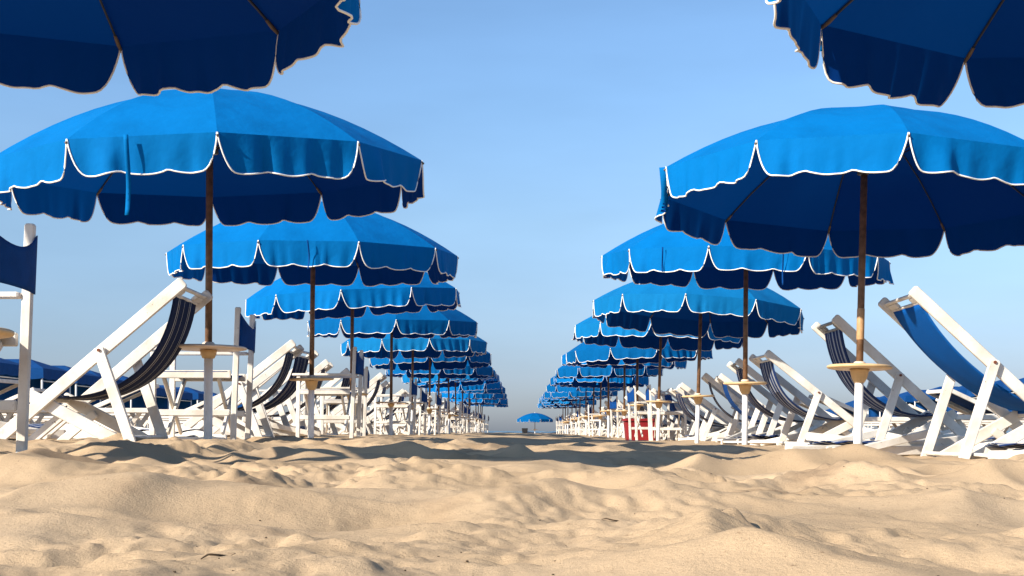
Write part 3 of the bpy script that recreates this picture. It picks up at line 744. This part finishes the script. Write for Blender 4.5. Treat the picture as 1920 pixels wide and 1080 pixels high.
# ------------------------------------------------------------------ red tub, litter bin, small boat
x, y = 2.05, 20.6
root = thing('plastic_tub', 'red plastic tub behind the white chair legs in the right row', 'tub', (x, y, gz(x, y) - .02))
def boxy(w0, d0, w1, d1, z0, z1, nrings=5, bev=.04, inner=True):
    rings = []
    def rr(w, d, z, b):
        pts = []
        for cx_, cy_, a0 in ((1, 1, 0), (-1, 1, 90), (-1, -1, 180), (1, -1, 270)):
            for q in range(4):
                a = math.radians(a0 + q * 30); pts.append((cx_ * (w / 2 - b) + b * math.cos(a), cy_ * (d / 2 - b) + b * math.sin(a), z))
        return pts
    for i in range(nrings):
        t = i / (nrings - 1); rings.append(rr(w0 + (w1 - w0) * t, d0 + (d1 - d0) * t, z0 + (z1 - z0) * t, bev))
    if inner: rings += [rr(w1 - .03, d1 - .03, z1, bev), rr(w0 - .03, d0 - .03, z0 + .02, bev)]
    return rings
mb = MB(); mb.ring_tube(boxy(.46, .36, .54, .42, 0, .36)); link('body', mb.mesh('body', M['red']), root)
mb = MB(); mb.ring_tube(boxy(.58, .46, .58, .46, .345, .385, 2, inner=True)); link('rim', mb.mesh('rim', M['red']), root)
x, y = .62, 74.0
g = gz(x, y)
root = thing('litter_bin', 'small black litter bin left below the lone far parasol', 'bin', (x, y, CAMZ + .0 - .12))
mb = MB(); mb.ring_tube(boxy(.16, .16, .2, .2, 0, .0001, 2, inner=False)) if False else None
mb = MB(); mb.ring_tube(boxy(.30, .30, .36, .36, .0, .28, 4)); link('basket', mb.mesh('basket', M['black']), root)
mb = MB(); mb.tube([(0, 0, g - (CAMZ - .12) - .1), (0, 0, .02)], .06, 8); link('stand', mb.mesh('stand', M['black']), root)
x, y = 3.0, 128.0
root = thing('rowing_boat', 'tiny dark boat low on the water right of the lone far parasol', 'boat', (x, y, -.83))
mb = MB(); rings = []
for i in range(13):
    t = i / 12; X = -1.9 + 3.8 * t; w_ = .55 * math.sin(PI * (0.06 + .88 * t)) ** .6; sh = .75 + .22 * (2 * t - 1) ** 2
    rings.append([(X, w_, sh), (X, w_ * .85, .3), (X, 0, .0), (X, -w_ * .85, .3), (X, -w_, sh), (X, -w_ * .9, sh - .02), (X, 0, .2), (X, w_ * .9, sh - .02)])
mb.ring_tube(rings); link('hull', mb.mesh('hull', M['metal'], True), root)
for u in (-.6, .5):
    mb = MB(); mb.plank((u, -.5, .72), (u, .5, .72), .2, .03, (0, 0, 1), rnd=False); link('thwart', mb.mesh('thwart', M['grey']), root)
mb = MB(); mb.tube([(-.3, .3, .8), (1.2, 1.3, 1.02)], .03, 6); link('oar', mb.mesh('oar', M['grey']), root)

# ------------------------------------------------------------------ twigs, shells and pebbles on the sand
rn = random.Random(3)
mb = MB()
def blob(c, r, sq):
    rings = []
    n = 7
    for i in range(5):
        ph = PI * (i + .5) / 5 - PI / 2
        rings.append([(c[0] + r * math.cos(ph) * math.cos(2 * PI * k / n) * rn.uniform(.8, 1.2), c[1] + r * sq * math.cos(ph) * math.sin(2 * PI * k / n) * rn.uniform(.8, 1.2), c[2] + r * .6 * math.sin(ph)) for k in range(n)])
    mb.ring_tube(rings)
for _ in range(110):
    y = 1.0 + 5.5 * rn.random() ** 1.6; x = (rn.random() * 2 - 1) * .46 * y
    blob((x, y, gz(x, y) + .0005), rn.uniform(.0006, .0014) * (1 + y * .25), rn.uniform(.6, 1.4))
o = link('pebbles', mb.mesh('pebbles', M['twig'], True)); o['kind'] = 'stuff'; o['label'] = 'dark grit and shell bits scattered on the pale sand'; o['category'] = 'pebbles'
TW = [(-.36, 1.42, .03, .5, 'left of the sand hollow at the bottom left'), (-.30, 1.30, .05, -.4, 'in the rough sand at the bottom left'), (-.27, 1.16, .04, .9, 'nearest the bottom left'),
      (.14, 1.75, .04, .2, 'in the middle of the sand'), (-.62, 2.9, .08, .3, 'on the ridge before the left chairs')]
for x, y, L, a, wh in TW:
    mb = MB(); pts = []
    for i in range(7):
        t = i / 6 - .5; px = x + math.cos(a) * L * t; py = y + math.sin(a) * L * t + .004 * math.sin(i * 2); pts.append((px, py, gz(px, py) + .001 + .002 * math.sin(i)))
    mb.tube(pts, [.0006, .0010, .0012, .0011, .0010, .0008, .0004], 6)
    tag(link('twig', mb.mesh('twig', M['twig'], True)), f'short dark twig {wh}', 'twig', 'twigs on the sand')

for o in bpy.data.objects:
    if o.get('label') and len(o['label'].replace('-', ' ').split()) > 16: print('LONG', o['label'])
